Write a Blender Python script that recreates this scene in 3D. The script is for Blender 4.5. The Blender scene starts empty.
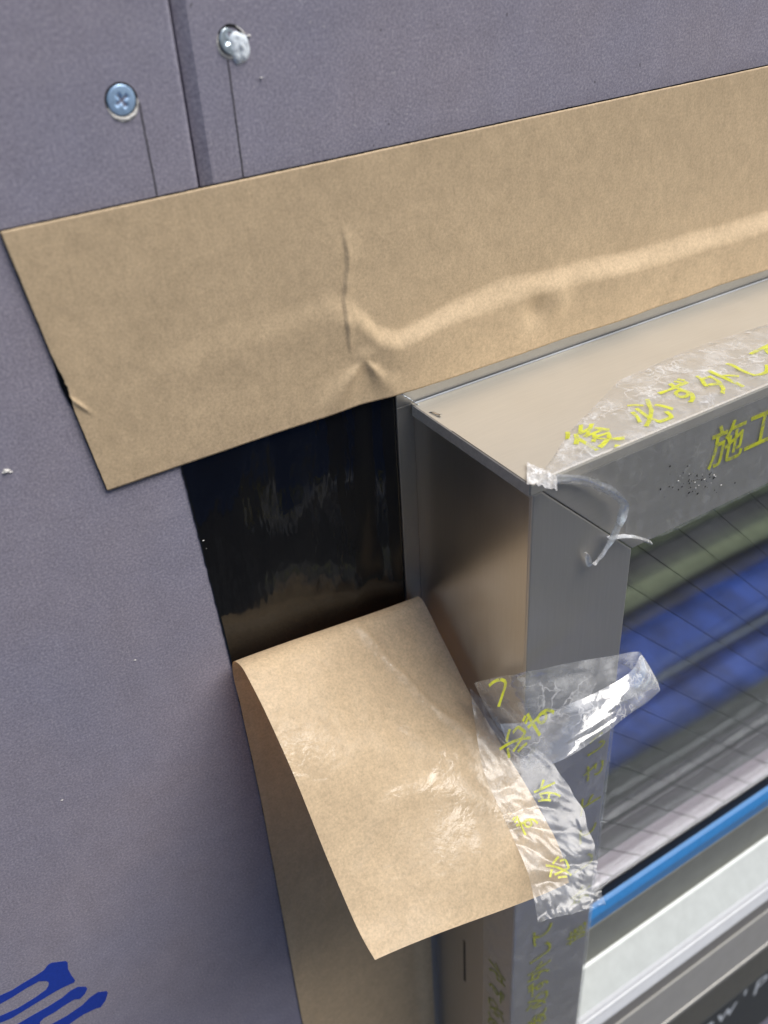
import bpy, bmesh, math, random
from mathutils import Vector, Matrix, noise
random.seed(7)
sc = bpy.context.scene
C = sc.collection
EYE = 1.62                     # camera height over the ground in metres

# ------------------------------------------------------------------ camera
# Wall plane is y = 0 (outside is -y), x runs right along the wall, z up.
# Local design units are millimetres with the lens at (0,-235,0).
FPX = 950.0
def _n(v): return v.normalized()
X_c = _n(Vector((2340-384, 512+274, -FPX)))
Y_c = _n(Vector((-322-384, 512+96, -FPX)))
Y_c = _n(Y_c - X_c*X_c.dot(Y_c))
Z_c = X_c.cross(Y_c)
ROT = Matrix((X_c, Y_c, Z_c))          # camera vector -> world vector
CAM = Vector((0, -235.0, 0))
def ray(px, py): return ROT @ Vector((px-384, 512-py, -FPX))
def at(px, py, axis, val):
    r = ray(px, py); t = (val-CAM[axis])/r[axis]; return CAM + r*t
def PY(px, py, y=0.0): return at(px, py, 1, y)
def PX(px, py, x): return at(px, py, 0, x)
def PZ(px, py, z): return at(px, py, 2, z)
def M(p): return Vector((p[0]*.001, p[1]*.001, p[2]*.001+EYE))

cd = bpy.data.cameras.new('camera'); cam = bpy.data.objects.new('camera', cd); C.objects.link(cam)
cam.matrix_world = Matrix.Translation(M(CAM)) @ ROT.to_4x4()
cd.sensor_fit = 'HORIZONTAL'; cd.sensor_width = 36; cd.lens = FPX/768*36
cd.clip_start = .005; cd.clip_end = 1000
cd.dof.use_dof = True; cd.dof.focus_distance = .315; cd.dof.aperture_fstop = 16
sc.camera = cam

# ------------------------------------------------------------------ world, sun, exposure
SUN = Vector((.35, -.40, .85)).normalized()
w = bpy.data.worlds.new('World'); sc.world = w; w.use_nodes = True
nt = w.node_tree; nt.nodes.clear()
sky = nt.nodes.new('ShaderNodeTexSky'); sky.sky_type = 'NISHITA'; sky.sun_disc = False
sky.sun_elevation = math.asin(SUN.z); sky.sun_rotation = math.atan2(SUN.x, SUN.y)
sky.air_density = 1.0; sky.dust_density = .8; sky.ozone_density = 1.0
bg = nt.nodes.new('ShaderNodeBackground'); bg.inputs[1].default_value = .085
wo = nt.nodes.new('ShaderNodeOutputWorld')
nt.links.new(sky.outputs[0], bg.inputs[0]); nt.links.new(bg.outputs[0], wo.inputs[0])
sl = bpy.data.lights.new('sun', 'SUN'); sl.energy = 2.2; sl.angle = math.radians(43); sl.color = (1, .95, .87)
so = bpy.data.objects.new('sun', sl); C.objects.link(so); so.location = (0, -2, 4)
so.rotation_euler = (-SUN).to_track_quat('-Z', 'Y').to_euler()
sc.view_settings.view_transform = 'Standard'; sc.view_settings.look = 'None'
sc.view_settings.exposure = 1.12; sc.view_settings.gamma = 1

# ------------------------------------------------------------------ materials
class NT:
    def __init__(s, name):
        s.m = bpy.data.materials.new(name); s.m.use_nodes = True; s.t = s.m.node_tree; s.t.nodes.clear()
        s.out = s.n('ShaderNodeOutputMaterial')
        geo = s.n('ShaderNodeTexCoord'); mp = s.n('ShaderNodeMapping'); mp.inputs['Scale'].default_value = (1000, 1000, 1000)
        g = s.n('ShaderNodeNewGeometry')
        s.l(g.outputs['Position'], mp.inputs[0]); s.pos = mp.outputs[0]      # position in millimetres
    def n(s, k): return s.t.nodes.new(k)
    def l(s, a, b): s.t.links.new(a, b)
    def noise(s, scale, detail=4, rough=.5, stretch=None, dist=0):
        v = s.pos
        if stretch:
            mp = s.n('ShaderNodeMapping'); mp.inputs['Scale'].default_value = stretch; s.l(s.pos, mp.inputs[0]); v = mp.outputs[0]
        t = s.n('ShaderNodeTexNoise'); t.inputs['Scale'].default_value = scale; t.inputs['Detail'].default_value = detail
        t.inputs['Roughness'].default_value = rough; t.inputs['Distortion'].default_value = dist
        s.l(v, t.inputs['Vector']); return t.outputs['Fac']
    def ramp(s, f, stops, interp='LINEAR'):
        r = s.n('ShaderNodeValToRGB'); e = r.color_ramp; e.interpolation = interp
        while len(e.elements) < len(stops): e.elements.new(.5)
        for q, (p, c) in zip(e.elements, stops):
            q.position = p; q.color = (*c, 1) if isinstance(c, tuple) else (c, c, c, 1)
        s.l(f, r.inputs[0]); return r.outputs[0]
    def mix(s, a, b, f, mode='MIX'):
        m = s.n('ShaderNodeMix'); m.data_type = 'RGBA'; m.blend_type = mode
        for sock, v in ((m.inputs[6], a), (m.inputs[7], b), (m.inputs[0], f)):
            if isinstance(v, tuple): sock.default_value = (*v, 1)
            elif isinstance(v, (int, float)): sock.default_value = v
            else: s.l(v, sock)
        return m.outputs[2]
    def math(s, op, a, b=0):
        m = s.n('ShaderNodeMath'); m.operation = op
        for i, v in enumerate((a, b)):
            if isinstance(v, (int, float)): m.inputs[i].default_value = v
            else: s.l(v, m.inputs[i])
        return m.outputs[0]
    def bump(s, h, dist, strength=1, prev=None):
        b = s.n('ShaderNodeBump'); b.inputs['Distance'].default_value = dist*.001; b.inputs['Strength'].default_value = strength
        s.l(h, b.inputs['Height'])
        if prev is not None: s.l(prev, b.inputs['Normal'])
        return b.outputs[0]
    def schlick(s, r0, normal=None):
        lw = s.n('ShaderNodeLayerWeight'); lw.inputs[0].default_value = .5
        if normal is not None: s.l(normal, lw.inputs['Normal'])
        return s.math('ADD', r0, s.math('MULTIPLY', s.math('POWER', lw.outputs['Facing'], 5), 1-r0))
    def bsdf(s, color, rough=.5, metal=0, normal=None, spec=.5, **kw):
        b = s.n('ShaderNodeBsdfPrincipled')
        for k, v in (('Base Color', color), ('Roughness', rough), ('Metallic', metal), ('Specular IOR Level', spec), *kw.items()):
            if isinstance(v, tuple): b.inputs[k].default_value = (*v, 1) if len(v) == 3 else v
            elif isinstance(v, (int, float)): b.inputs[k].default_value = v
            else: s.l(v, b.inputs[k])
        if normal is not None: s.l(normal, b.inputs['Normal'])
        return b.outputs[0]
    def done(s, sh): s.l(sh, s.out.inputs[0]); return s.m

def mat_board():
    t = NT('purple_grey_board_paper')
    f = t.noise(1.3, 6, .72); g = t.noise(.12, 3); c = t.noise(.02, 2)
    col = t.ramp(f, [(.36, (.22, .207, .262)), (.5, (.287, .27, .33)), (.64, (.385, .365, .425))])
    col = t.mix(col, t.ramp(g, [(.3, .9), (.7, 1.07)]), .6, 'MULTIPLY')
    col = t.mix(col, t.ramp(c, [(.3, (.93, .95, 1)), (.7, (1.04, 1, .97))]), .7, 'MULTIPLY')
    sp = t.ramp(t.noise(.8, 1, .4), [(.74, 0.), (.79, 1.)]); dk = t.ramp(t.noise(.45, 1, .4, (1.3, 1, .9)), [(.17, 1.), (.19, 0.)])
    col = t.mix(col, (.46, .44, .48), t.math('MULTIPLY', sp, .55)); col = t.mix(col, (.07, .065, .08), t.math('MULTIPLY', dk, .6))
    fib = t.ramp(t.noise(.9, 2, .5, (1, 1, .22), .5), [(.69, 0.), (.74, 1.)])
    col = t.mix(col, (.36, .34, .4), t.math('MULTIPLY', fib, .4))
    scf = t.ramp(t.noise(.03, 5, .7, (1, 1, 2.2), 1.), [(.56, 0.), (.72, 1.)]); col = t.mix(col, (.42, .40, .44), t.math('MULTIPLY', scf, .1))
    n = t.bump(f, .07, 1); n = t.bump(t.noise(.3, 3), .05, .8, n)
    return t.done(t.bsdf(col, .85, 0, n, .25))
def mat_paper(name, base, gloss, wax=False):
    t = NT(name)
    f = t.noise(1.1, 5, .7); g = t.noise(.35, 4, .6, (1, 1, .75)); h = t.noise(.05, 2)
    d = tuple(v*.80 for v in base); l = tuple(min(1, v*1.17) for v in base)
    col = t.ramp(f, [(.28, d), (.5, base), (.75, l)])
    col = t.mix(col, t.ramp(g, [(.3, .88), (.7, 1.1)]), .7, 'MULTIPLY')
    col = t.mix(col, t.ramp(h, [(.3, .93), (.7, 1.05)]), .8, 'MULTIPLY')
    n = t.bump(f, .05, 1); n = t.bump(g, .09, 1, n)
    if wax:
        at_ = t.n('ShaderNodeAttribute'); at_.attribute_name = 'wax'
        cn = t.bump(t.noise(.13, 4, .55, None, 1.2), .75, .8); cn = t.bump(t.noise(.9, 3, .6), .10, .8, cn)
        pat = t.ramp(t.noise(.075, 4, .6, None, 1.5), [(.36, .15), (.6, 1.)])
        cw = t.math('ADD', .1, t.math('MULTIPLY', t.math('MULTIPLY', at_.outputs['Fac'], pat), .9))
        tl = t.n('ShaderNodeBsdfTranslucent'); t.l(t.mix(col, (.9, .62, .36), 1., 'MULTIPLY'), tl.inputs[0])
        mx = t.n('ShaderNodeMixShader'); mx.inputs[0].default_value = .34; t.l(tl.outputs[0], mx.inputs[2])
        t.l(t.bsdf(col, .62, 0, n, .3, **{'Coat Weight': cw, 'Coat Roughness': .15, 'Coat IOR': 1.75, 'Coat Normal': cn}), mx.inputs[1])
        return t.done(mx.outputs[0])
    return t.done(t.bsdf(col, gloss, 0, n, .3))
def mat_metal(name, base, rough, stretch, metal=.96):
    t = NT(name)
    s = t.noise(1.6, 4, .6, stretch); g = t.noise(.05, 4, .6); sp = t.ramp(t.noise(.5, 2, .5), [(.75, 0.), (.80, 1.)])
    col = t.mix(base, t.ramp(s, [(.3, .94), (.7, 1.03)]), .7, 'MULTIPLY')
    col = t.mix(col, (.62, .6, .56), t.math('MULTIPLY', sp, .35))
    r = t.ramp(g, [(.3, rough*.95), (.7, rough*1.08)])
    n = t.bump(s, .0015, .5)
    return t.done(t.bsdf(col, r, t.math('SUBTRACT', metal, t.math('MULTIPLY', sp, .4)), n))
def mat_plain(name, col, rough=.6, metal=0, nscale=.5, amp=.15, bump=.05, spec=.4):
    t = NT(name); f = t.noise(nscale, 5, .6)
    c = t.mix(col, t.ramp(f, [(.3, 1-amp), (.7, 1+amp)]), 1.0, 'MULTIPLY')
    return t.done(t.bsdf(c, rough, metal, t.bump(f, bump, 1), spec))
def mat_film(name, haze, wrinkle, gloss=.14, r0=.085):
    t = NT(name)
    vo = t.n('ShaderNodeTexVoronoi'); vo.feature = 'F1'; vo.inputs['Scale'].default_value = .11
    dn = t.n('ShaderNodeTexNoise'); dn.inputs['Scale'].default_value = .09; dn.inputs['Detail'].default_value = 3; t.l(t.pos, dn.inputs['Vector'])
    wv = t.n('ShaderNodeMix'); wv.data_type = 'VECTOR'; wv.inputs[0].default_value = .06
    sc_ = t.n('ShaderNodeVectorMath'); sc_.operation = 'SCALE'; sc_.inputs['Scale'].default_value = 40; t.l(dn.outputs['Color'], sc_.inputs[0])
    ad = t.n('ShaderNodeVectorMath'); ad.operation = 'ADD'; t.l(t.pos, ad.inputs[0]); t.l(sc_.outputs[0], ad.inputs[1]); t.l(ad.outputs[0], vo.inputs['Vector'])
    fine = t.noise(.22, 3, .5, None, 1.0)
    n = t.bump(vo.outputs['Distance'], .35*wrinkle, .6); n = t.bump(fine, .05*wrinkle, .6, n)
    tr = t.n('ShaderNodeBsdfTransparent'); tr.inputs[0].default_value = (.965, .97, .975, 1)
    gl = t.n('ShaderNodeBsdfGlossy'); gl.inputs['Roughness'].default_value = gloss; gl.inputs[0].default_value = (1, 1, 1, 1); t.l(n, gl.inputs['Normal'])
    df = t.n('ShaderNodeBsdfDiffuse'); df.inputs[0].default_value = (.78, .78, .78, 1); t.l(n, df.inputs['Normal'])
    fr = t.schlick(r0, n)
    m1 = t.n('ShaderNodeMixShader'); m2 = t.n('ShaderNodeMixShader')
    ve = t.n('ShaderNodeTexVoronoi'); ve.feature = 'DISTANCE_TO_EDGE'; ve.inputs['Scale'].default_value = .075; t.l(ad.outputs[0], ve.inputs['Vector'])
    crease = t.math('MULTIPLY', t.ramp(ve.outputs['Distance'], [(.0, 1.), (.05, 0.)]), t.ramp(t.noise(.08, 2), [(.45, 0.), (.6, 1.)]))  # white crease lines paint crinkle highlights into the haze
    hz = t.math('ADD', haze*.55, t.math('MULTIPLY', crease, haze*1.1)); hz = t.math('ADD', hz, t.math('MULTIPLY', t.ramp(t.noise(.12, 5, .65), [(.45, 0.), (.75, 1.)]), haze*1.4))
    t.l(hz, m1.inputs[0]); t.l(tr.outputs[0], m1.inputs[1]); t.l(df.outputs[0], m1.inputs[2])
    t.l(fr, m2.inputs[0]); t.l(m1.outputs[0], m2.inputs[1]); t.l(gl.outputs[0], m2.inputs[2])
    return t.done(m2.outputs[0])
def mat_ink(name, col, thru):
    t = NT(name); tr = t.n('ShaderNodeBsdfTransparent'); m = t.n('ShaderNodeMixShader')
    f = t.ramp(t.noise(.4, 4, .6), [(.3, min(1, thru+.3)), (.55, thru*.5)])
    t.l(f, m.inputs[0]); t.l(t.bsdf(col, .45), m.inputs[1]); t.l(tr.outputs[0], m.inputs[2])
    return t.done(m.outputs[0])
def mat_glass():
    t = NT('coated_window_glass')
    tr = t.n('ShaderNodeBsdfTransparent'); tr.inputs[0].default_value = (.93, .93, .94, 1)
    gl = t.n('ShaderNodeBsdfGlossy'); gl.inputs['Roughness'].default_value = .012; gl.inputs[0].default_value = (.93, .96, .98, 1)
    fr = t.schlick(.15)
    m = t.n('ShaderNodeMixShader'); t.l(fr, m.inputs[0]); t.l(tr.outputs[0], m.inputs[1]); t.l(gl.outputs[0], m.inputs[2])
    return t.done(m.outputs[0])
def mat_butyl():
    t = NT('glossy_black_butyl')
    f = t.noise(.6, 5, .65, (1, 1, .6)); g = t.noise(.06, 3, .5, (1.6, 1, .5))
    n = t.bump(f, .005, 1); n = t.bump(g, 1.0, .6, n)
    return t.done(t.bsdf((.004, .004, .0045), t.ramp(t.noise(.1, 4, .6), [(.35, .05), (.7, .10)]), 0, n, .6))

MB = mat_board()
MP = mat_paper('brown_kraft_release_paper', (.575, .435, .278), .62)
MPW = mat_paper('waxed_kraft_release_paper', (.76, .59, .385), .5, True)
MBU = mat_butyl()
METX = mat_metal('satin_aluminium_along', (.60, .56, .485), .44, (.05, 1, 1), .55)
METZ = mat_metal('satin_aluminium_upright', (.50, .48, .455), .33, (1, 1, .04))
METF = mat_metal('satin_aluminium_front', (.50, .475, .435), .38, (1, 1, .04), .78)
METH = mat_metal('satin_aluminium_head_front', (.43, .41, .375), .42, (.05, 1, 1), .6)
MFL = mat_metal('bare_flange_aluminium', (.40, .395, .385), .45, (1, 1, 1))
MSH = mat_metal('cut_bright_metal', (.86, .87, .9), .2, (1, 1, 1))
MFH = mat_film('hazy_clear_film', .33, 1.0, .16, .15)
MFC = mat_film('clear_adhered_film', .09, .12, .25)
MFK = mat_film('crumpled_clear_film', .15, .45, .22, .04)
INK = mat_ink('yellow_green_ink', (.62, .65, .02), .45)
INKD = mat_ink('yellow_green_ink_dark', (.34, .36, .02), .45)  # darker copy of the ink, used on the jamb film
GLS = mat_glass()
BLU = mat_plain('blue_glazing_film', (.04, .19, .46), .3, 0, .3, .08, .02)
BLK = mat_plain('black_gasket_rubber', (.012, .012, .013), .55)
PRT = mat_plain('blue_print_ink', (.012, .045, .36), .6, 0, .8, .12, .04)
GYP = mat_plain('torn_gypsum', (.62, .60, .57), .9, 0, 1.2, .2, .3)
PEN = mat_plain('pencil_graphite', (.05, .048, .055), .6)
SCB = mat_plain('blue_zinc_screw', (.42, .60, .84), .35, .35, .8, .12, .05)
SCG = mat_plain('grey_zinc_screw', (.50, .58, .64), .3, .6, .8, .2, .05)
SILL = mat_plain('pale_anodised_sill', (.58, .61, .60), .38, .2, .12, .06, .02)
SILW = mat_plain('white_trim_and_highlight', (.80, .81, .83), .35, 0, .2, .04, .02)  # trim white, also paints in the rib brightness and fillet highlight
SILC = mat_plain('cream_sill_trim', (.45, .435, .405), .4, .3, .12, .05, .02)
SILD = mat_plain('olive_metal_face', (.17, .165, .14), .4, .5, .2, .1, .02)
STK = mat_plain('dark_label_strip', (.03, .036, .04), .4)
STW = mat_plain('white_label_ink', (.55, .58, .62), .5)
WIRE = mat_plain('dark_steel_wire', (.03, .032, .03), .5, .3)

# ------------------------------------------------------------------ mesh helpers
def tag(o, label=None, category=None, group=None, kind=None):
    for k, v in (('label', label), ('category', category), ('group', group), ('kind', kind)):
        if v: o[k] = v
    return o
def worigin(o):
    v = Vector((0, 0, 0))
    while o: v += o.location; o = o.parent
    return v
def empty(name, p, **kw):
    o = bpy.data.objects.new(name, None); C.objects.link(o); o.location = M(p); o.empty_display_size = .01; return tag(o, **kw)
def mesh(name, verts, faces, mat, parent=None, smooth=False, bevel=0, solid=0, **kw):
    vs = [M(v) for v in verts]
    if parent: org = worigin(parent)
    else: org = Vector((sum(v.x for v in vs)/len(vs), sum(v.y for v in vs)/len(vs), min(v.z for v in vs)))
    me = bpy.data.meshes.new(name); me.from_pydata([v-org for v in vs], [], faces); me.validate()
    bm = bmesh.new(); bm.from_mesh(me); bmesh.ops.recalc_face_normals(bm, faces=bm.faces)
    if bevel:
        bmesh.ops.bevel(bm, geom=[e for e in bm.edges if len(e.link_faces) == 2 and e.calc_face_angle(0) > .5], offset=bevel*.001, segments=2, profile=.5, affect='EDGES')
    bm.to_mesh(me); bm.free(); me.materials.append(mat)
    if smooth:
        for p in me.polygons: p.use_smooth = True
    o = bpy.data.objects.new(name, me); C.objects.link(o)
    if parent: o.parent = parent
    else: o.location = org
    if solid:
        m = o.modifiers.new('thickness', 'SOLIDIFY'); m.thickness = solid*.001; m.offset = 0
    return tag(o, **kw)
def box(x0, x1, y0, y1, z0, z1):
    v = [(x, y, z) for x in (x0, x1) for y in (y0, y1) for z in (z0, z1)]
    return v, [(0, 1, 3, 2), (4, 6, 7, 5), (0, 4, 5, 1), (2, 3, 7, 6), (0, 2, 6, 4), (1, 5, 7, 3)]
def prism(poly, fa, a0, a1):
    """poly of 2-D points, fa(u,v,a) -> 3-D, extruded from a0 to a1"""
    n = len(poly); v = [fa(u, w_, a0) for u, w_ in poly]+[fa(u, w_, a1) for u, w_ in poly]
    f = [tuple(range(n)), tuple(range(2*n-1, n-1, -1))]+[(i, (i+1) % n, (i+1) % n+n, i+n) for i in range(n)]
    return v, f
def grid(nu, nv, fn):
    v = [fn(i/(nu-1), j/(nv-1)) for j in range(nv) for i in range(nu)]
    f = [(j*nu+i, j*nu+i+1, (j+1)*nu+i+1, (j+1)*nu+i) for j in range(nv-1) for i in range(nu-1)]
    return v, f
def shell(v, f, d):
    """close a sheet into a thin solid by offsetting it along d"""
    n = len(v); d = Vector(d); bv = [Vector(p)+d for p in v]; ec = {}
    for q in f:
        for a, b in zip(q, q[1:]+q[:1]): ec[(a, b)] = 1
    s = [(a, b, b+n, a+n) for (a, b) in ec if (b, a) not in ec]
    return list(v)+bv, list(f)+[tuple(i+n for i in reversed(q)) for q in f]+s
def interp(x, xs, ys):
    if x <= xs[0]: return ys[0]
    for a, b, c, d in zip(xs, xs[1:], ys, ys[1:]):
        if x <= b: return c+(d-c)*(x-a)/(b-a)
    return ys[-1]
def sm(a, b, x):
    t = max(0, min(1, (x-a)/(b-a))); return t*t*(3-2*t)
def catmull(pts, t):
    n = len(pts)-1; s = min(n-1e-6, max(0, t*n)); i = int(s); f = s-i
    p = [Vector(pts[max(0, min(n, k))]) for k in (i-1, i, i+1, i+2)]
    return .5*((2*p[1])+(p[2]-p[0])*f+(2*p[0]-5*p[1]+4*p[2]-p[3])*f*f+(3*p[1]-p[0]-3*p[2]+p[3])*f**3)
def nz(x, y, z=0, s=1.): return noise.noise(Vector((x*s, y*s, z*s)))
def poly_sheet(pts, th):
    n = len(pts); v = [tuple(p) for p in pts]+[(p[0], p[1]-th, p[2]) for p in pts]
    return v, [tuple(range(n)), tuple(range(2*n-1, n-1, -1))]+[(i, (i+1) % n, (i+1) % n+n, i+n) for i in range(n)]
_glyph = {}
def text_flat(body):
    """2-D triangles of a piece of text, one unit high"""
    if body not in _glyph:
        cu = bpy.data.curves.new('t', 'FONT'); cu.body = body; cu.resolution_u = 3; cu.offset = .009; cu.align_x = 'CENTER'; cu.align_y = 'CENTER'
        o = bpy.data.objects.new('t', cu); C.objects.link(o); bpy.context.view_layer.update()
        m = o.evaluated_get(bpy.context.evaluated_depsgraph_get()).to_mesh()
        _glyph[body] = ([tuple(v.co[:2]) for v in m.vertices], [tuple(p.vertices) for p in m.polygons])
        o.to_mesh_clear(); bpy.data.objects.remove(o); bpy.data.curves.remove(cu)
    return _glyph[body]
def glyph(ch, mat, parent, fn, size, rot=0, name='printed_character', sx=1.):
    """fn(a,b) -> 3-D point for offsets a,b in mm from the character's centre"""
    v, f = text_flat(ch)
    cs, sn = math.cos(rot), math.sin(rot)
    v = [fn((x*cs*sx-y*sn)*size, (x*sn*sx+y*cs)*size) for x, y in v]
    return mesh(name, v, f, mat, parent)

# ------------------------------------------------------------------ ground and what lies on it (seen mirrored in the pane and butyl)
G = -EYE*1000
t = NT('site_earth'); f = t.noise(.006, 6, .6)
me_ = t.ramp(f, [(.3, (.12, .112, .10)), (.55, (.19, .18, .165)), (.75, (.26, .25, .235))])
GRD = t.done(t.bsdf(me_, .95, 0, t.bump(f, 20, 1), .2))
mesh('ground', [(-2e5, -2e5, G), (2e5, -2e5, G), (2e5, 2e5, G), (-2e5, 2e5, G)], [(0, 1, 2, 3)], GRD, kind='structure')
def strip(name, y0, y1, z, mat, label, cat, seed, x0=-2500, x1=4500, amp=12):
    v, f = grid(60, 8, lambda u, k: (x0+(x1-x0)*u, y0+(y1-y0)*k+nz(u*14, k*2, seed)*25, z+amp*abs(nz(u*25, k*5, seed+3))))
    v, f = shell(v, f, (0, 0, -6))
    return mesh(name, v, f, mat, None, True, label=label, category=cat)
def gy(py, px=740, pl=-35.0):
    p = PY(px, py, pl); r = ray(px, py); t_ = (G-p.z)/r.z; return p.y-r.y*t_
strip('grass_verge', gy(465), gy(507), G+10, mat_plain('dry_grass_green', (.26, .29, .15), .9, 0, .03, .4, 4), 'strip of dry grass on the ground, mirrored at the top of the pane', 'grass', 1)
strip('timber_batten', gy(541), gy(562), G+34, mat_plain('green_treated_timber', (.46, .50, .28), .7, 0, .03, .2, 1), 'pale green treated batten on the ground, mirrored high in the pane', 'timber', 5, amp=0)
strip('tarpaulin', gy(576), gy(700), G+14, mat_plain('blue_tarpaulin', (.045, .12, .50), .45, 0, .009, .7, 6), 'long bright blue tarpaulin laid on the ground, mirrored in the window pane', 'tarpaulin', 3, amp=26)
strip('steel_pipe', gy(648), gy(653), G+60, mat_plain('scaffold_steel', (.28, .33, .38), .5, .3, .03, .1, 1), 'scaffold pipe lying along the blue tarpaulin, mirrored in the pane', 'pipe', 21, amp=0)
strip('tarpaulin', gy(505, 290), gy(390, 290), G+14, mat_plain('navy_tarpaulin', (.075, .13, .26), .45, 0, .02, .25, 4), 'wide navy tarpaulin further from the wall, mirrored in the black tape', 'tarpaulin', 9)
strip('concrete_footing', gy(705), gy(800), G+40, mat_plain('grey_green_concrete', (.10, .115, .10), .9, 0, .02, .2, 2), 'grey concrete footing strip on the ground close to the wall', 'footing', 13, amp=0)

# unseen house added across the gap to close off the low sky
nh = empty('sky_blocking_house', (500, -4200, G), label='grey house added behind the viewer to block the low sky', category='house')
SID = mat_plain('grey_siding', (.22, .215, .21), .8, 0, .004, .15, 3)
for k in range(13):
    mesh('siding_board', *box(-4500, 5500, -3222 if k % 2 else -3220, -3200, G+200+k*360, G+200+k*360+352), SID, nh)
mesh('wall', *box(-4500, 5500, -6800, -3224, G, G+4890), SID, nh)
mesh('roof', *prism([(-3000, G+4895), (-5000, G+5900), (-7000, G+4895)], lambda u, v, a: (a, u, v), -4700, 5700), mat_plain('dark_roof_tile', (.06, .06, .065), .7, 0, .01, .2, 3), nh)
wn = mesh('window_frame', *box(900, 2500, -3198, -3180, G+1900, G+3000), mat_plain('sky_blocker_frame', (.25, .25, .26), .5, 0, .01, .1, 1), nh)
mesh('window_pane', *box(960, 2440, -3179, -3174, G+1960, G+2940), mat_plain('sky_blocker_pane', (.02, .025, .03), .08, 0, .01, .1, .1), nh)

# ------------------------------------------------------------------ sheathing boards
Z0, Z1 = G+60, 620.
ZB = -712.0
def vx0(z): return interp(z, [-712, -446, -294, -223, -142], [71, 71, 72.2, 71.2, 68])
def along_z(u, v, a): return (u, v, a)
XE = 1008.
pl = [(-822, 9.5), (-822, 0), (86.3, 0), (86.9, .12), (87.4, .55), (87.7, 1.2), (87.7, 9.5)]
bl = mesh('sheathing_board', *prism(pl, along_z, Z0, Z1), MB, label='purple-grey sheathing board left of the joint, with blue print', category='board')
pr = [(88.7, 9.5), (88.7, 5.2), (88.8, 2.3), (91.4, .95), (91.8, .75), (XE, .75), (XE, 9.5)]
br = mesh('sheathing_board', *prism(pr, along_z, -150.5, Z1), MB, label='purple-grey sheathing board right of the joint, above the window', category='board')
pn = [(88.15, 9.5), (88.15, 2.7), (91.2, .95), (91.8, .75), (148.6, .75), (148.6, 9.5)]
bc = mesh('sheathing_board', *prism(pn, along_z, ZB-3, -150.8), MB, label='narrow purple-grey board strip behind the black tape beside the window', category='board')
bb = mesh('sheathing_board', *prism([(88.15, 9.5), (88.15, .75), (XE, .75), (XE, 9.5)], along_z, Z0, ZB-3.3), MB, label='purple-grey sheathing board underneath the window', category='board')
# blue print
def zp(pts, ox, oy, s): return [PY(ox+x/s, oy+y/s, 0) for x, y in pts]
P1 = [(-90, 375), (0, 335), (60, 308), (120, 270), (180, 235), (225, 205), (245, 178), (265, 167), (335, 158), (346, 165), (348, 200), (365, 230), (385, 258), (378, 268), (330, 290), (290, 310), (240, 340), (150, 395), (60, 450), (0, 475), (-90, 512), (-90, 476), (0, 440), (90, 400), (180, 345), (235, 305), (250, 280), (248, 265), (235, 260), (200, 262), (130, 300), (60, 345), (0, 378), (-90, 415)]
P2 = [(20, 520), (90, 481), (150, 445), (240, 395), (320, 345), (360, 310), (400, 290), (440, 290), (447, 300), (435, 325), (410, 352), (380, 355), (330, 385), (280, 420), (225, 450), (205, 470), (200, 520)]
P3 = [(215, 520), (265, 481), (340, 440), (420, 385), (460, 345), (500, 318), (545, 312), (552, 320), (540, 360), (515, 395), (490, 402), (430, 430), (370, 470), (300, 520)]
for P in (P1, P2, P3):
    q = [(p[0], -.04, p[2]) for p in zp(P, 0, 930, 5.12)]
    v, f = poly_sheet(q, .05); mesh('printed_stroke', v, f, PRT, bl)
# pencil lines
def pencil(a, b, w_, parent, y):
    A, B = PY(*a), PY(*b); n = 16; L, R = [], []
    for i in range(n+1):
        p = A.lerp(B, i/n); j = nz(i*.7, a[0])*.12; L.append((p.x-w_+j, y, p.z)); R.append((p.x+w_+j, y, p.z))
    v = L+R[::-1]; mesh('pencil_line', *poly_sheet(v, .05), PEN, parent)
pencil((139, 102), (158, 200), .17, bl, -.03); pencil((229, 60), (245, 180), .17, br, .72)
# plaster crumbs and paper fibres on the board
for px, py, r in ((6, 471, 1.3), (10, 472, .7), (46, 296, .6), (27, 273, .5), (203, 540, .9), (206, 548, .6), (300, 905, .5), (270, 795, .5), (135, 660, .4), (62, 800, .4), (250, 36, .5), (262, 78, .4)):
    p = PY(px, py); v, f = [], []
    for k in range(7):
        a = k*math.tau/7; rr = r*(.55+.7*random.random()); v.append((p.x+rr*math.cos(a)*1.2, -.05+(.7 if p.x > 88 and py < 100 else 0), p.z+rr*.6*math.sin(a)))
    v.append((p.x, -.05-r*.6, p.z)); f = [(k, (k+1) % 7, 7) for k in range(7)]+[tuple(range(6, -1, -1))]
    mesh('plaster_crumb', v, f, GYP, br if (p.x > 88 and py < 100) else bl)

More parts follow.
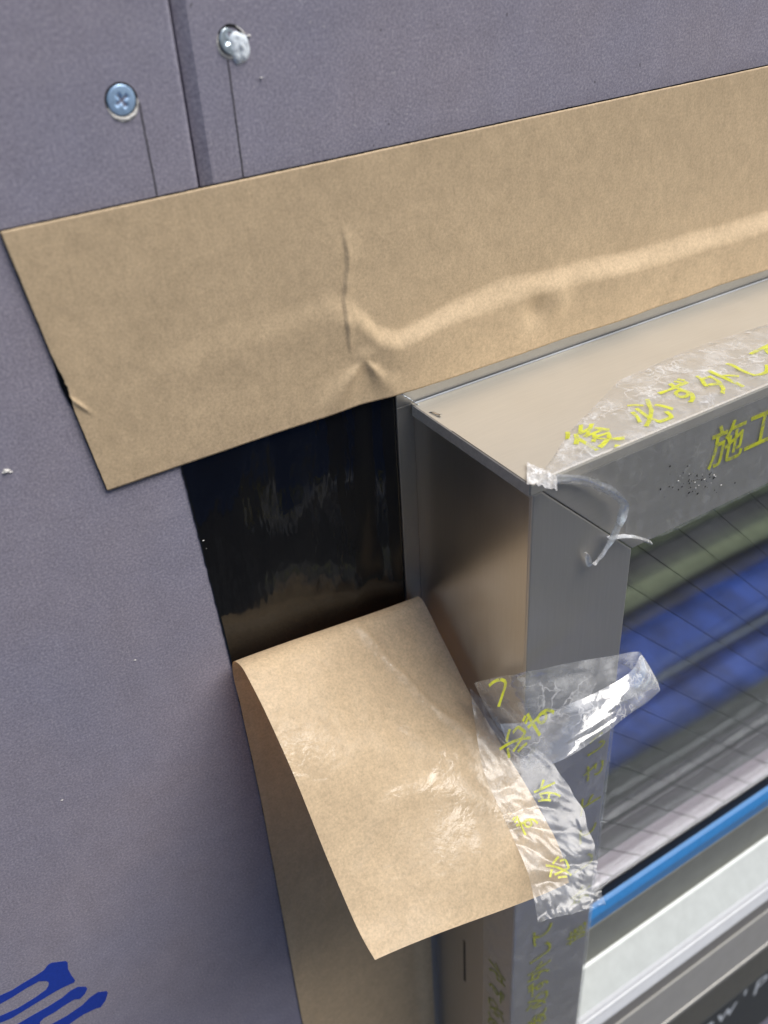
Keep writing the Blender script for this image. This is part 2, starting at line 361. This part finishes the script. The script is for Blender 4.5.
# ------------------------------------------------------------------ screws
def screw(c, R, y, mat, label, tilt, ang, ragged):
    e = empty('screw', (c[0], y, c[1]), label=label, category='screw', group='screws in the sheathing boards')
    def head(u, k):
        a = u*math.tau; r = k*R; x, z = r*math.cos(a), r*math.sin(a)
        xa, za = x*math.cos(ang)+z*math.sin(ang), -x*math.sin(ang)+z*math.cos(ang)
        d = min(max(abs(xa)-.45, abs(za)-1.75), max(abs(za)-.45, abs(xa)-1.75))
        h = .25*(1-(r/R)**2)+.1-.55*(1-sm(-.4, .35, d))
        if k > .985: h = -.1
        return (c[0]+x, y-.12-h+tilt[0]*x+tilt[1]*z, c[1]+z)
    v, f = grid(49, 20, head); mesh('head', v, f, mat, e, True)
    def pit(u, k):
        a = u*math.tau; r = R*(.9+.26*k+.05*nz(math.cos(a)*2, math.sin(a)*2, 4)); return (c[0]+r*math.cos(a), y-.02-.02*math.sin(k*math.pi), c[1]+r*math.sin(a))
    v, f = grid(40, 3, pit); mesh('painted_pit_shade', v, f, BLK, e)  # black ring painted in for the shade around the sunken head
    def lip(u, k):
        a = math.radians(ragged[0])+u*math.radians(ragged[1]); t_ = math.sin(u*math.pi)
        wv = nz(u*9, 2.2, c[0]); r = R*(1.06+(.06+.34*ragged[2]*t_*(1+.5*wv))*k)
        return (c[0]+r*math.cos(a), y-.03-(.35+.3*nz(u*14, k*3, 1.7))*math.sin(k*math.pi)*t_, c[1]+r*math.sin(a))
    v, f = grid(30, 7, lip); mesh('torn_paper_lip', v, f, GYP, e, True)
    return e
screw((72.0, -43.4), 3.45, 0, SCB, 'pale blue-coated cross-head screw in the board left of the joint', (.03, -.05), .5, (195, 165, .75))
s2 = screw((101.8, -34.4), 3.1, .75, SCG, 'silvery screw sunk in a torn hole right of the joint', (.16, .12), .2, (150, 270, .9))
def burr(u, k):
    a = u*math.tau; r = 3.5*k*(1+.25*nz(math.cos(a)*1.6, math.sin(a)*1.6, 8))
    return (103.7+r*math.cos(a)*.85, .72-.9*math.sqrt(max(0, 1-k*k))*(1+.5*nz(math.cos(a)*k*2.5, math.sin(a)*k*2.5, 3)), -36.3+r*math.sin(a))
v, f = grid(28, 9, burr); mesh('plaster_plug', v, f, mat_plain('damp_plaster', (.74, .80, .86), .25, 0, .9, .2, .25), s2, True)

# ------------------------------------------------------------------ window
FX, FZ, FY = 148.0, -147.6, -62.7          # outer corner and front plane
IX, IZ = 191.0, -189.2                      # inner edges of the front face
XR, ZB = 1000.0, -712.0
win = empty('window', ((FX+XR)/2, -30, ZB), label='aluminium window frame with wired glass pane and mitred corner', category='window')
# nailing flange
fl = mesh('flange', *box(141.7, FX+2, -1.55, -.55, ZB, FZ-.06), MFL, win, bevel=.15)
mesh('flange', *box(141.7, XR+6, -1.55, -.55, FZ, -138.4), MFL, win, bevel=.15)
# jamb: side plate and front plate
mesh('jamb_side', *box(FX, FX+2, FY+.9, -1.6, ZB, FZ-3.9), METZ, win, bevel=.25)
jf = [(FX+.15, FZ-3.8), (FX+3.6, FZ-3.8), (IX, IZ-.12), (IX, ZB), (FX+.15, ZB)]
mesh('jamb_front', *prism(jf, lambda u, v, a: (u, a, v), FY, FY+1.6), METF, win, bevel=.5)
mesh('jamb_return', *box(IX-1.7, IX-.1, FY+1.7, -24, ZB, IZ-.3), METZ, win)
for a in (0,):
    mesh('jamb_side', *box(XR-2, XR, FY+.9, -1.6, ZB, FZ-3.9), METZ, win)
    mesh('jamb_front', *box(XR-43, XR-.1, FY, FY+1.6, ZB, IZ-.2), METZ, win, bevel=.4)
# head: top plate (with a fine step), front plate, under-side return
tp = [(-1.6, FZ-3.6), (-1.6, FZ), (-24.0, FZ), (-24.3, FZ+.25), (FY+1.0, FZ+.25), (FY+.35, FZ), (FY, FZ-.6), (FY, FZ-3.6)]
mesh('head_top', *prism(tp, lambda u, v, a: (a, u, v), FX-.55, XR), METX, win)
mesh('head_end', *box(FX-.95, FX-.58, FY+.3, -2.2, FZ-4.1, FZ-.15), mat_plain('sawn_aluminium', (.36, .35, .34), .5, .35, .8, .12, .05), win, bevel=.12)
hf = [(FX+3.85, FZ-3.7), (XR, FZ-3.7), (XR, IZ), (IX+.12, IZ)]
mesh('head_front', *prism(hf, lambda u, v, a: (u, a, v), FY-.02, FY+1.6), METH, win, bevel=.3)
mesh('head_return', *box(IX, XR, FY+1.8, -24, IZ+.1, IZ+1.6), METX, win)
# fillet painted white for its highlight along flange / top plate, torn corner seal
mesh('fillet', *prism([(-1.6, FZ), (-1.6, FZ+.2), (-2.0, FZ+.45), (-2.4, FZ+.4), (-2.6, FZ+.02)], lambda u, v, a: (a, u, v), FX+.5, XR), SILW, win, True)
def seal(u, k):
    p = Vector((142.6, -2.0, -141.8)).lerp(Vector((149.5, -3.2, -148.2)), u)
    wv = (1.5+.7*nz(u*6, 1.3))*(.35+math.sin(u*math.pi)*.75); a = k*math.pi
    n = Vector((.7, 0, -.7)); q = p+n*wv*math.cos(a)*.8; return (q.x+.35*nz(u*11, k*2, 5), q.y-math.sin(a)*(.8+.35*nz(u*9, k*3, 2)), q.z+.35*nz(u*11, k*2, 9))
v, f = grid(26, 8, seal); mesh('corner_sealant', v, f, mat_plain('bright_sealant', (.80, .85, .92), .18, .0, .7, .15, .15), win, True)
def curl(u, k):
    p = Vector((148.6, -9.0, FZ-1.5)).lerp(Vector((149.8, -15, FZ+.6)), u); a = k*math.tau*.8
    return (p.x+.5*math.cos(a), p.y, p.z+.5+.5*math.sin(a)+.4*math.sin(u*5))
v, f = grid(14, 8, curl); mesh('metal_swarf', v, f, MSH, win, True)
# screw slot in the side of the jamb
mesh('slot', *box(FX-.12, FX+.3, -27.4, -26.0, -459, -424), BLK, win)
# glass
def ZT(py, y): return PY(768, py, y).z
GY = -35.0
mesh('rear_pane', *box(IX-1, XR-43, -18, -13, -452, IZ+5), GLS, win)
zsp = ZT(772, -29.8)
mesh('spacer_bar', *prism([(-29.8, zsp-6), (-29.8, zsp), (-27.6, zsp), (-27.3, zsp-.5), (-25.6, zsp-.5), (-25.3, zsp), (-18.2, zsp), (-18.2, zsp-6)], lambda u, v, a: (a, u, v), IX-1, XR-43), mat_plain('lilac_spacer', (.95, .86, .94), .45, 0, .8, .08, .03), win)
zib = ZT(719, 4)
mesh('inner_bead', *prism([(-12, zib-9), (-12, zib-3), (-1, zib-1.2), (4, zib), (9, zib), (9, zib-9)], lambda u, v, a: (a, u, v), IX-1, XR-43), mat_plain('inner_bead_plastic', (.20, .21, .19), .5, 0, .4, .1, .02), win)
pane = mesh('glass_pane', *box(IX-1, XR-43, GY, GY+5, -441, IZ-.6+6), GLS, win)
for k in range(-16, 40):
    c = 5+20.6*k            # x + z = c
    zt, zb = IZ+4, -438
    xa, xb = c-zt, c-zb
    if xa > XR-50 or xb < IX: continue
    if xa < IX: xa = IX; zt = c-IX
    if xb > XR-45: xb = XR-45; zb = c-xb
    if xb-xa < 4: continue
    r = .2
    v = []
    for (x, z) in ((xa, zt), (xb, zb)):
        for a in range(6):
            q = a*math.tau/6; v.append((x+r*.7*math.cos(q), GY+1.6+r*math.sin(q), z+r*.7*math.cos(q)))
    mesh('wire', v, [(a, (a+1) % 6, (a+1) % 6+6, a+6) for a in range(6)], WIRE, pane)
# bottom of the window: every line of the profile from its trace at the picture's right edge
def ZT(py, y): return PY(768, py, y).z
def xprism(name, pts, mat, x0=IX+.05, x1=XR-43, smooth=False, bevel=0): return mesh(name, *prism(pts, lambda u, v, a: (a, u, v), x0, x1), mat, win, smooth, bevel)
xprism('gasket', [(GY-.1, ZT(776, GY-.1)), (-36.5, ZT(777.5, -36.5)), (-36.9, ZT(787, -36.9)), (GY-.1, ZT(790, GY))], BLK)
zb_ = ZT(806, -41)
xprism('glazing_bead', [(-37, ZT(785.5, -37)), (-39, ZT(791, -39)), (-40.4, ZT(796.5, -40.4)), (-41, ZT(799, -41)), (-41, zb_), (-37, zb_)], BLU)
z1 = ZT(835, -42)
xprism('sash_rail', [(-36, zb_-.1), (-41.2, zb_-.1), (-41.6, zb_-1.2), (-42, z1), (-36, z1)], mat_plain('grey_green_sash_metal', (.27, .27, .235), .42, .5, .1, .06, .01))
z2 = ZT(879, -56.5)
xprism('sill_ledge', [(-36, z1-.1), (-42.2, z1-.1), (-43.5, z1-.9), (-56.5, z2), (-56.5, z2-12), (-36, z2-12)], SILL)
for a, b, ya, yb in ((879.5, 884.3, -56.6, -57.7), (885.4, 889.2, -57.3, -58.4), (889.9, 898.6, -58.2, -59.5)):
    za, zc = ZT(a, ya), ZT(b, yb); xprism('sill_rib', [(-52, za), (ya, za), (yb, zc), (yb, zc-1.5), (-52, zc-1.5)], SILW)  # ribs coloured white for the light on their upward faces
z3, z4 = ZT(898.9, -59.3), ZT(909, -59.3)
xprism('sill_face', [(-50, z3-1.7), (-59.2, z3-1.7), (-59.3, z4), (-50, z4)], mat_plain('taupe_metal', (.36, .34, .31), .4, .5, .1, .06, .01))
z5, z6 = ZT(942, -62), ZT(946, -62.4)
xprism('sill_trim', [(-48, z4-.1), (-59.4, z4-.1), (-60.2, z4-1), (-62, z5), (-61.2, z5-.7), (-62.4, z5-.9), (-62.5, z6), (-48, z6)], SILC)
z7 = ZT(970, -57)
xprism('sill_front', [(-40, z6-.1), (-57, z6-.1), (-57, ZB), (-40, ZB)], SILD)
lab = xprism('label_strip', [(-56.8, z7), (-57.25, z7), (-57.25, ZB+.5), (-56.8, ZB+.5)], STK, 250, 800)
def low(px, py): return PY(px, py, -57.35)
c0 = low(757, 995); ls = 26
for ch, off in (('P', 0), ("'", -16), ('w', -32), ('e', -50)):
    glyph(ch, STW, lab, lambda a, b, o=off: (c0.x+o+a, -57.35, z7-14+b+a*.0), ls, 0, 'lettering')
mesh('drip_bead', *prism([(-57.1, z6-.4), (-59.8, z6-.4), (-60.3, z6-1.4), (-57.1, z6-1.6)], lambda u, v, a: (a, u, v), IX+.05, XR-43), SILW, win)

# interior behind the pane
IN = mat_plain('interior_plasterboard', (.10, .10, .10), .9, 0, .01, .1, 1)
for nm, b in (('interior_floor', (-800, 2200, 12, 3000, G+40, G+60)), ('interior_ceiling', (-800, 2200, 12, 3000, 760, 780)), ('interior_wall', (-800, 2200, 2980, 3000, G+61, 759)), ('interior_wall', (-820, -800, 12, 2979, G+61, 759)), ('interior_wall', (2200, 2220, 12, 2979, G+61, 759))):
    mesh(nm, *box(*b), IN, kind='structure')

# ------------------------------------------------------------------ horizontal tape
tl0, tl1 = PY(0, 232, -.9), PY(107, 488, -.9)
ZTOP, ZBOT = tl0.z, -141.9
ht = empty('flashing_tape', (200, -.5, ZBOT), label='long horizontal flashing tape with creased brown backing paper above the window', category='tape')
BX = [60, 74, 105, 121, 128, 137, 144, 163, 185, 219, 257, 316, 500, 1010]
BZ = [-109, -110, -108.5, -107, -110, -121, -124, -120.5, -118.5, -120.2, -122.2, -123, -122.5, -122.5]
CRX = [PY(*p) for p in ((340, 226), (345, 260), (341, 300), (343, 322), (346, 345), (348, 356))]
TX, TZ = PY(79, 404).x, PY(79, 404).z
def tape_h(x, z):
    zc = interp(x, BX, BZ)
    zc += .9*nz(x*.045, 3.3)
    amp = interp(x, [60, 75, 118, 128, 140, 160, 185, 205, 230, 1010], [0, .35, .75, 1.0, 2.6, 3.1, 2.9, 3.0, 3.3, 3.3])
    wd = interp(x, [120, 140, 170, 220, 1010], [5, 4.2, 3.8, 4.1, 5.0])
    wd *= 1+.35*nz(x*.03, 6.1); amp *= 1+.22*nz(x*.045, 9.3)
    st = sm(zc+wd, zc-wd, z)
    fall = interp(x, [118, 138, 150], [.25, .6, 1.])
    h = amp*st*(fall+(1-fall)*math.exp(-max(0, zc-z)/9.))
    # pucker fanning out of the junction near the flange corner
    jx, jz = 130.5, -126.0; dx, dz = x-jx, z-jz; rr = math.hypot(dx, dz)
    if dz < 6:
        an = math.atan2(dx, -dz)
        h += 1.3*math.exp(-((an+.75)/.30)**2)*sm(0, 7, rr)*math.exp(-(rr/24)**2)
        h += 1.1*math.exp(-((an-.55)/.25)**2)*sm(0, 6, rr)*math.exp(-(rr/17)**2)
    h += .55*math.exp(-(rr/3.2)**2)
    # dimple at the lower middle (px 540,300)
    h -= 1.7*math.exp(-((x-197)/5)**2-((z+128)/5.5)**2); h += .8*math.exp(-((x-207)/4)**2-((z+127)/7)**2)
    # upright crease
    if -129 < z < -82:
        zs = [p.z for p in reversed(CRX)]; xs = [p.x for p in reversed(CRX)]
        cx = interp(z, zs, xs)+.25*nz(z*.35, 1.1); d = x-cx
        k = sm(-83.5, -89, z)*sm(-127, -114, z)*(1+.45*nz(z*.22, 7.7))
        if z > -88: k *= .8
        h += k*(.7*sm(-.4, .45, d)*math.exp(-max(0, d)/2.6))
        h += k*.22*math.exp(-(d/7)**2)
    h += .12*nz(x*.05, z*.07, 2)+.05*nz(x*.16, z*.16, 5)
    h += .5*math.exp(-(((x-TX)+.8*(z-TZ))/.7)**2-((x-TX)/2.2)**2)
    return h
xs = []
x = 36.0
while x < 1008:
    xs.append(x); x += .55 if x < 335 else 12
nzr = 138
def tape_pt(x, v):
    xl = tl0.x+(tl1.x-tl0.x)*v+(.55*sm(.42, .55, v)*sm(.66, .56, v)*(1+.5*nz(v*60, 2)))+.1*nz(v*30, 5)
    z = ZTOP+(ZBOT-ZTOP)*v
    if x < tl1.x+.3: x = xl+(x-36.0)/(tl1.x+.3-36.0)*(tl1.x+.3-xl)
    e = .10*nz(x*.8, 1)+.12*nz(x*.13, 4)
    if v == 0: z += e*.6
    if v == 1: z += e
    return (x, -.95-tape_h(x, z), z)
v_, f_ = [], []
for j in range(nzr+1):
    for x in xs: v_.append(tape_pt(x, j/nzr))
nx = len(xs)
f_ = [(j*nx+i, j*nx+i+1, (j+1)*nx+i+1, (j+1)*nx+i) for j in range(nzr) for i in range(nx-1)]
v_, f_ = shell(v_, f_, (0, .16, 0))
mesh('backing_paper', v_, f_, MP, ht, True)
# black adhesive underneath, showing as a ragged dark line at the edges
def adh(u, k):
    xl = tl0.x+(tl1.x-tl0.x)*k; x = xl+(XE-xl)*(u**2.2)
    z = ZTOP+.22+(ZBOT-ZTOP-.3)*k
    if u < .002: x = xl-.12-.12*abs(nz(k*50, 3))-(.55*sm(.44, .56, k)*sm(.66, .57, k)*(1+.6*nz(k*80, 7)))
    if k in (0, 1): z += .16*nz(x*.5, 9+k)
    return (x, -.08-.35*(1 if .02 < k < .98 else .3), z)
v, f = grid(420, 40, adh); v, f = shell(v, f, (0, .3, 0)); mesh('adhesive', v, f, MBU, ht)

# ------------------------------------------------------------------ vertical tape with the peeled flap
VX0, VX1 = 71.0, 144.6
vt = empty('flashing_tape', (108, -.5, ZB), label='vertical flashing tape beside the frame, glossy black with its brown backing peeled down', category='tape')
def bt(u, k):
    z = -139.0+(ZB+139.0)*k**1.7; x = vx0(z)+(141.4-vx0(z))*u
    stp = .75*sm(83, 99, x); h = .42+.22*nz(x*.07, z*.03, 3)+.3*nz(x*.1, z*.012, 6)+.6*max(0, nz(x*.11, z*.06, 8))*sm(-196, -212, z)*sm(-228, -220, z)*sm(110, 125, x)+.3*math.exp(-((x-128-.05*(z+140))/3.5)**2)*sm(-245, -215, z)
    h += .5*sm(132, 137, x)
    if u == 0: x += .25*nz(z*.3, 1)+.12*nz(z*1.2, 4)
    return (x, .02+stp-h-.75*sm(130, 141, x), z)
v, f = grid(90, 150, bt); v, f = shell(v, f, (0, .25, 0)); mesh('adhesive', v, f, MBU, vt, True)
LP = [(-.75, -231), (-1.3, -224.5), (-3.6, -219.2), (-8.2, -216.1), (-14.3, -215.6), (-25, -221.2), (-36, -230.4), (-47, -241), (-62, -261), (-76, -274.5), (-87.7, -279.1)]
RP = [(-2.3, -243), (-2.6, -233), (-3.3, -227.6), (-6, -225.4), (-11, -227.4), (-23.5, -239), (-36, -249), (-48, -255.6), (-61.6, -263.1), (-85, -277.4), (-94, -293)]
def flap(u, s, off=0.):
    """u across (0 left, 1 right), s along from the fold to the cut end"""
    a, b = catmull(LP, s), catmull(RP, s); w_ = u*u*(3-2*u)*.35+u*.65
    p = a.lerp(b, w_); x = VX0+(VX1-VX0)*u
    bow = 2.2*math.sin(math.pi*u)*sm(.25, .9, s); y, z = p.x-bow*.5, p.y+bow*.85
    k = sm(.2, .5, s)
    # soft wrinkles, a long crease running down from the fold, ripples by the right edge
    h = .55*nz(u*3.2, s*4.5, 2.1)*k+.28*nz(u*8, s*10, 5)*k
    cu = .60+.36*sm(.32, .9, s)+.015*nz(s*18, 3); d = (u-cu)
    h += k*1.3*math.exp(-abs(d)/.03)*(1-sm(.62, .8, s))*(1+.5*nz(s*20, 6.6)) 
    rp = sm(.68, .9, u)*sm(.35, .55, s)
    h += rp*.7*nz(u*9+s*7, s*22-u*12, 1.7)
    h += .6*math.exp(-(((s-.62-.3*(u-.3))/.05)**2))*sm(.1, .5, u)*nz(u*7, 2.4)
    h += .7*math.exp(-(((s-.87+.10*math.sin(u*3.5))/.022)**2))*sm(0, .25, u)*sm(1, .7, u)
    return Vector((x+.3*nz(s*9, u*2, 8)*k, y-h*.5-off*.5, z+h*.85+off*.85))
FS = [k/130 for k in range(131)]
NU = 76
def full(u, k):
    """whole backing sheet: stuck on the wall up to the fold, then the flap"""
    if k < 30:
        t_ = k/30; zt = -231+(-243+231)*(u*u*(3-2*u)*.35+u*.65); z = ZB-6+(zt-ZB+6)*t_**.6
        x = vx0(z)+(VX1-vx0(z))*u; lift = -.75-1.55*sm(.86, .97, u)
        wr = .5*nz(x*.06+z*.03, z*.05, 6)*sm(.3, .0, abs(t_-.6))+.45*max(0, nz((x+z)*.05, (x-z)*.16, 3))
        if u == 0: x += .15*nz(z*.4, 6)
        y = lift-(wr if .02 < u < .8 else .0)
        if t_ > .93: y = lift
        return Vector((x, y, z))
    return flap(u, (k-30)/130)
verts = [full(i/(NU-1), k) for k in range(161) for i in range(NU)]
fc = [(k*NU+i, k*NU+i+1, (k+1)*NU+i+1, (k+1)*NU+i) for k in range(160) for i in range(NU-1)]
n_st = 30
used = [q for q in fc if q[0]//NU < n_st+4]
bp = mesh('backing_paper', verts, fc, MPW, vt, True)
bp.data.materials.append(MP)
wa = bp.data.attributes.new('wax', 'FLOAT', 'POINT')
def wax_at(u, s_):
    cu = .60+.36*sm(.32, .9, s_)+.03*nz(s_*9, 3)
    m = .75*sm(cu-.01, cu+.05, u)*sm(.28, .36, s_)
    m += 1.5*math.exp(-((u-.80)/.13)**2-((s_-.46)/.12)**2)
    m += .9*math.exp(-((u-.05)/.14)**2-((s_-.64)/.06)**2)
    st = nz(u*7+s_*9, s_*5-u*4, 9)
    m += .75*sm(.60, .70, s_)*sm(.35, .62, u)*sm(-.1, .25, st)*(1-.5*sm(.93, .99, s_))
    m += .7*math.exp(-(((s_-.87+.10*math.sin(u*3.5))/.025)**2))*sm(0, .2, u)
    return min(1, m)
for k in range(161):
    for i in range(NU): wa.data[k*NU+i].value = wax_at(i/(NU-1), (k-30)/130) if k > 30 else .05
for p in bp.data.polygons:
    if p.index//(NU-1) < n_st: p.material_index = 1

# ------------------------------------------------------------------ clear film on the window head
fh = empty('protective_film', (300, -60, IZ), label='hazy clear film with yellow-green characters wrapped over the window head', category='film', )
def y0(x): return interp(x, [149, 158, 175, 211, 246, 283, 420, XR], [-61.6, -57.5, -47, -31, -28.7, -31, -30, -30])
def zlow(x): return interp(x, [149, 162, 176, 185, 187, 198, 206, XR], [-148.6, -151, -157, -167, -181, -188.6, -189.9, -189.9])
XF = [149.2+.9*i for i in range(190)]+[321+8*i for i in range(85)]
NT_, NF_ = 26, 26
def top_lift(x, y, k=None):
    if k is None: k = (y-y0(x))/(FY-.15-y0(x))
    return (.25+sm(149, 175, x)*(1.1*abs(nz(x*.06, y*.09, 3))+.55*abs(nz(x*.17, y*.2, 8))))*sm(0, .12, k)*(1-.7*sm(.8, 1, k))
def front_lift(x, z, k=None):
    if k is None: k = (z-FZ-.15)/(zlow(x)-FZ-.15)
    return .12+.5*abs(nz(x*.05+z*.02, z*.07, 6))*math.sin(math.pi*max(0, min(1, k)))+.2*abs(nz(x*.25, z*.03, 2))
def film_pt(x, j):
    edge = sm(149, 175, x)
    if j < NT_:
        k = j/(NT_-1); y = y0(x)+(FY-.15-y0(x))*k+(.5*nz(x*.2, 8) if j == 0 else 0)
        return (x, y, FZ+.33+top_lift(x, y, k))
    k = (j-NT_+1)/NF_; z = FZ+.15+(zlow(x)-FZ-.15)*k
    lift = front_lift(x, z, k)
    if k == 1: lift = .25+.35*abs(nz(x*.3, 4)); z += .4*nz(x*.12, 3)
    return (x, FY-.1-lift, z)
v_ = [film_pt(x, j) for j in range(NT_+NF_) for x in XF]; nx = len(XF)
f_ = [(j*nx+i, j*nx+i+1, (j+1)*nx+i+1, (j+1)*nx+i) for j in range(NT_+NF_-1) for i in range(nx-1)]
split = (NT_-1)*(nx-1)
tf_ = mesh('top_film', v_, f_[:split], MFH, fh, True)
ff_ = mesh('front_film', v_, f_[split:], MFC, fh, True)
for ch, x, y in (('後', 178, -55), ('、', 186, -60.5), ('必', 202, -54.5), ('ず', 219.5, -51.5), ('外', 235, -53.5), ('し', 249.5, -52.5), ('て', 264, -50), ('下', 280, -51), ('さ', 296, -51), ('い', 312, -51)):
    glyph(ch, INK, tf_, lambda a, b, x=x, y=y: (x+a+.5*nz(x+a*.2, b*.2), min(max(y+b, FY+.1), 0), FZ+.55+top_lift(x+a, min(max(y+b, FY+.1), 0))), 15.5)
for ch, x in (('施', 229.5), ('工', 246.2), ('後', 263), ('、', 277), ('必', 292), ('ず', 308)):
    glyph(ch, INK, ff_, lambda a, b, x=x: (x+a, FY-.25-front_lift(x+a, -164.3+b), -164.3+b), 17)
# torn tip, curled strand and lifted corner
def tip(u, k):
    p = PZ(526+30*u, 462+14*u+22*k*(1-.35*u), FZ+1)
    return (p.x, p.y-.4, p.z+1.3*abs(nz(u*5, k*6, 2))+.6*abs(nz(u*13, k*11, 7)))
v, f = grid(22, 18, tip); mesh('torn_tip', v, f, mat_film('bunched_white_film', .75, 1.3), fh, True)
path = [PY(px, py, yy) for px, py, yy in ((552, 480, -63.4), (575, 480, -64.2), (600, 486, -65), (617, 497, -66), (624, 507, -66.5), (619, 524, -66.5), (611, 541, -66), (600, 559, -65.5), (591, 566, -65), (587, 553, -64.6))]
def strand(u, k):
    p = catmull([tuple(q) for q in path], u); q = catmull([tuple(q) for q in path], min(1, u+.01)); d = (q-p)
    if d.length < 1e-6: d = Vector((0, 0, -1))
    d.normalize(); s_ = d.cross(Vector((0, 1, 0))).normalized(); r = (2.6*(1-.62*u)+.7*nz(u*12, 2))*(.35 if u > .97 else 1)
    tw = .3+u*2.4+.5*nz(u*6, 3); e_ = s_*math.cos(tw)+Vector((0, -1, 0))*math.sin(tw); c_ = s_*-math.sin(tw)+Vector((0, -1, 0))*math.cos(tw)
    return p+e_*r*(k-.5)*2+c_*(.8*(1-(k*2-1)**2)+.25*nz(u*22, k*5, 3))
v, f = grid(60, 12, strand); mesh('hanging_strand', v, f, mat_film('twisted_film', .62, .5, .15, .16), fh, True)
def corner(u, k):
    p = PY(606+44*u, 536-4*math.sin(u*2.4)+7*u*u+4*k, FY-1.0); return (p.x, p.y-1.5*math.sin(k*math.pi)*(1-.4*u)-.3, p.z+.3*nz(u*9, k*4))
v, f = grid(24, 6, corner); mesh('lifted_edge', v, f, mat_film('twisted_film_edge', .45, 1.), fh, True)
# debris under the film
for k in range(70):
    px, py = random.gauss(690, 17), random.gauss(481, 8); p = PY(px, py, FY-.35); r = random.uniform(.12, .5)
    if p.z > -151 or p.z < -188: continue
    v = [(p.x+r*math.cos(a*math.tau/5)*random.uniform(.6, 1.3), p.y, p.z+r*math.sin(a*math.tau/5)*random.uniform(.6, 1.2)) for a in range(5)]+[(p.x, p.y-r*.5, p.z)]
    mesh('grit', v, [(a, (a+1) % 5, 5) for a in range(5)], BLK if k % 4 else GYP, ff_)

# ------------------------------------------------------------------ clear film on the jamb, its peeled loop and the crumpled strip on the flap
fj = empty('protective_film', (165, -62, ZB), label='peeled clear film on the window jamb, looped outward and stuck to the brown flap', category='film')
ZF = -258.0
JP = [(FX-.12, -41.5), (FX-.14, -50), (FX-.16, -59), (FX-.1, -62), (FX+.5, FY-.12), (160, FY-.16), (175, FY-.14), (190.9, FY-.3), (191.4, FY+.5)]
def jf_(u, k):
    p = catmull(JP, u); z = ZF+(ZB-ZF)*k+2*nz(u*4, 1)*(1-k); return (p.x-.1*abs(nz(u*9, z*.05))*(u < .4), p.y-.18*abs(nz(u*7, z*.04, 3))*(u > .4), z)
v, f = grid(60, 120, jf_); as_ = mesh('adhered_strip', v, f, MFC, fj, True)
for ch, z in (('て', -383), ('し', -397), ('外', -411), ('ず', -424), ('必', -437), ('後', -455), ('工', -470), ('施', -485)):
    glyph(ch, INKD, as_, lambda a, b, z=z: (163.8+a, FY-.45, z+b), 14, math.pi/2)
for ch, z in (('い', -277), ('さ', -292), ('下', -311), ('て', -330), ('し', -350), ('外', -372), ('施', -402)):
    glyph(ch, INKD, as_, lambda a, b, z=z: (184.5+a, FY-.45, z+b), 12, math.pi/2)
for ch, z in (('外', -414), ('ず', -430), ('必', -446), ('後', -462)):
    glyph(ch, INKD, as_, lambda a, b, z=z: (FX-.35, -51+a, z+b), 13, math.pi/2)
# crumpled strip: on the plane of the flap's right-hand side
pa, pb = Vector((145, -36, -249)), Vector((145, -85, -276.5))
NPL = (pb-pa).cross(Vector((1, 0, 0))).normalized()
if NPL.z < 0: NPL = -NPL
def on_flap(px, py, off):
    r = ray(px, py); q = pa+NPL*off; t_ = (q-CAM).dot(NPL)/r.dot(NPL); return CAM+r*t_
EL = [(470, 688), (482, 764), (499, 807), (513, 838), (529, 877), (538, 922)]
ER = [(505, 722), (553, 764), (583, 812), (596, 857), (600, 884), (606, 905)]
def crump(u, k):
    a = catmull([(*p, 0) for p in EL], k); b = catmull([(*p, 0) for p in ER], k); p = a.lerp(b, u)
    e = (abs(u-.5)*2)**8
    h = 1.3+2.2*abs(nz(u*1.6+k*3, k*6, 2.2))+.8*abs(nz(u*4.5-k*4, k*10, 6))+.1*abs(nz(u*10, k*22, 1))+2.2*sm(.8, 1, k)*abs(nz(u*6, k*12, 9))
    j = 3.0*nz(k*14, u*3, 4)*(u > .9)
    return on_flap(p.x+j, p.y+1.5*nz(u*9, k*5)*(k > .97), h)
v, f = grid(44, 110, crump); cs_ = mesh('crumpled_strip', v, f, MFK, fj, True)
def crp(px, py): return lambda a, b: on_flap(px+a, py-b, 4.2+.6*nz(a*.1, b*.1))
for ch, px, py, rt in (('外', 548, 790, 2.0), ('ず', 528, 822, 2.0), ('必', 560, 868, 2.0)):
    glyph(ch, INK, cs_, crp(px, py), 25, rt)
# loop
def Lp(a, ya, b, yb): return PY(*a, ya), PY(*b, yb)
ST = [Lp((474, 683), -45, (500, 733), -50), Lp((505, 676), -62.5, (528, 724), -67), Lp((545, 667), -66, (564, 714), -73), Lp((600, 658), -70, (620, 702), -79), Lp((636, 652), -74, (655, 688), -84),
      Lp((640, 656), -77.5, (657, 694), -87), Lp((624, 676), -82, (622, 721), -91), Lp((575, 703), -80, (566, 757), -90), Lp((535, 719), -75, (530, 769), -85), Lp((500, 724), -68, (508, 758), -75)]
def loop(u, k):
    a = catmull([tuple(s[0]) for s in ST], u); b = catmull([tuple(s[1]) for s in ST], u); p = a.lerp(b, k)
    h = .8*nz(u*7, k*3, 4)+.4*nz(u*18, k*9, 7); bow = 1.2*math.sin(k*math.pi)*(1 if u < .5 else -1)
    return (p.x+.2*nz(u*20, k*2), p.y-h+bow, p.z+.3*nz(u*13, k*5, 2))
v, f = grid(110, 26, loop); pl_ = mesh('peeled_loop', v, f, mat_film('loop_film', .30, .35, .12, .10), fj, True)
for ch, px, py, yy, rt, s_ in (('必', 516, 740, -79, 2.2, 11), ('ず', 542, 716, -81, 1.9, 12), ('し', 498, 690, -66, 2.6, 11)):
    c_ = PY(px, py, yy); glyph(ch, INK, pl_, lambda a, b, c_=c_: (c_.x+a, c_.y+.25*b, c_.z+b), s_, rt)
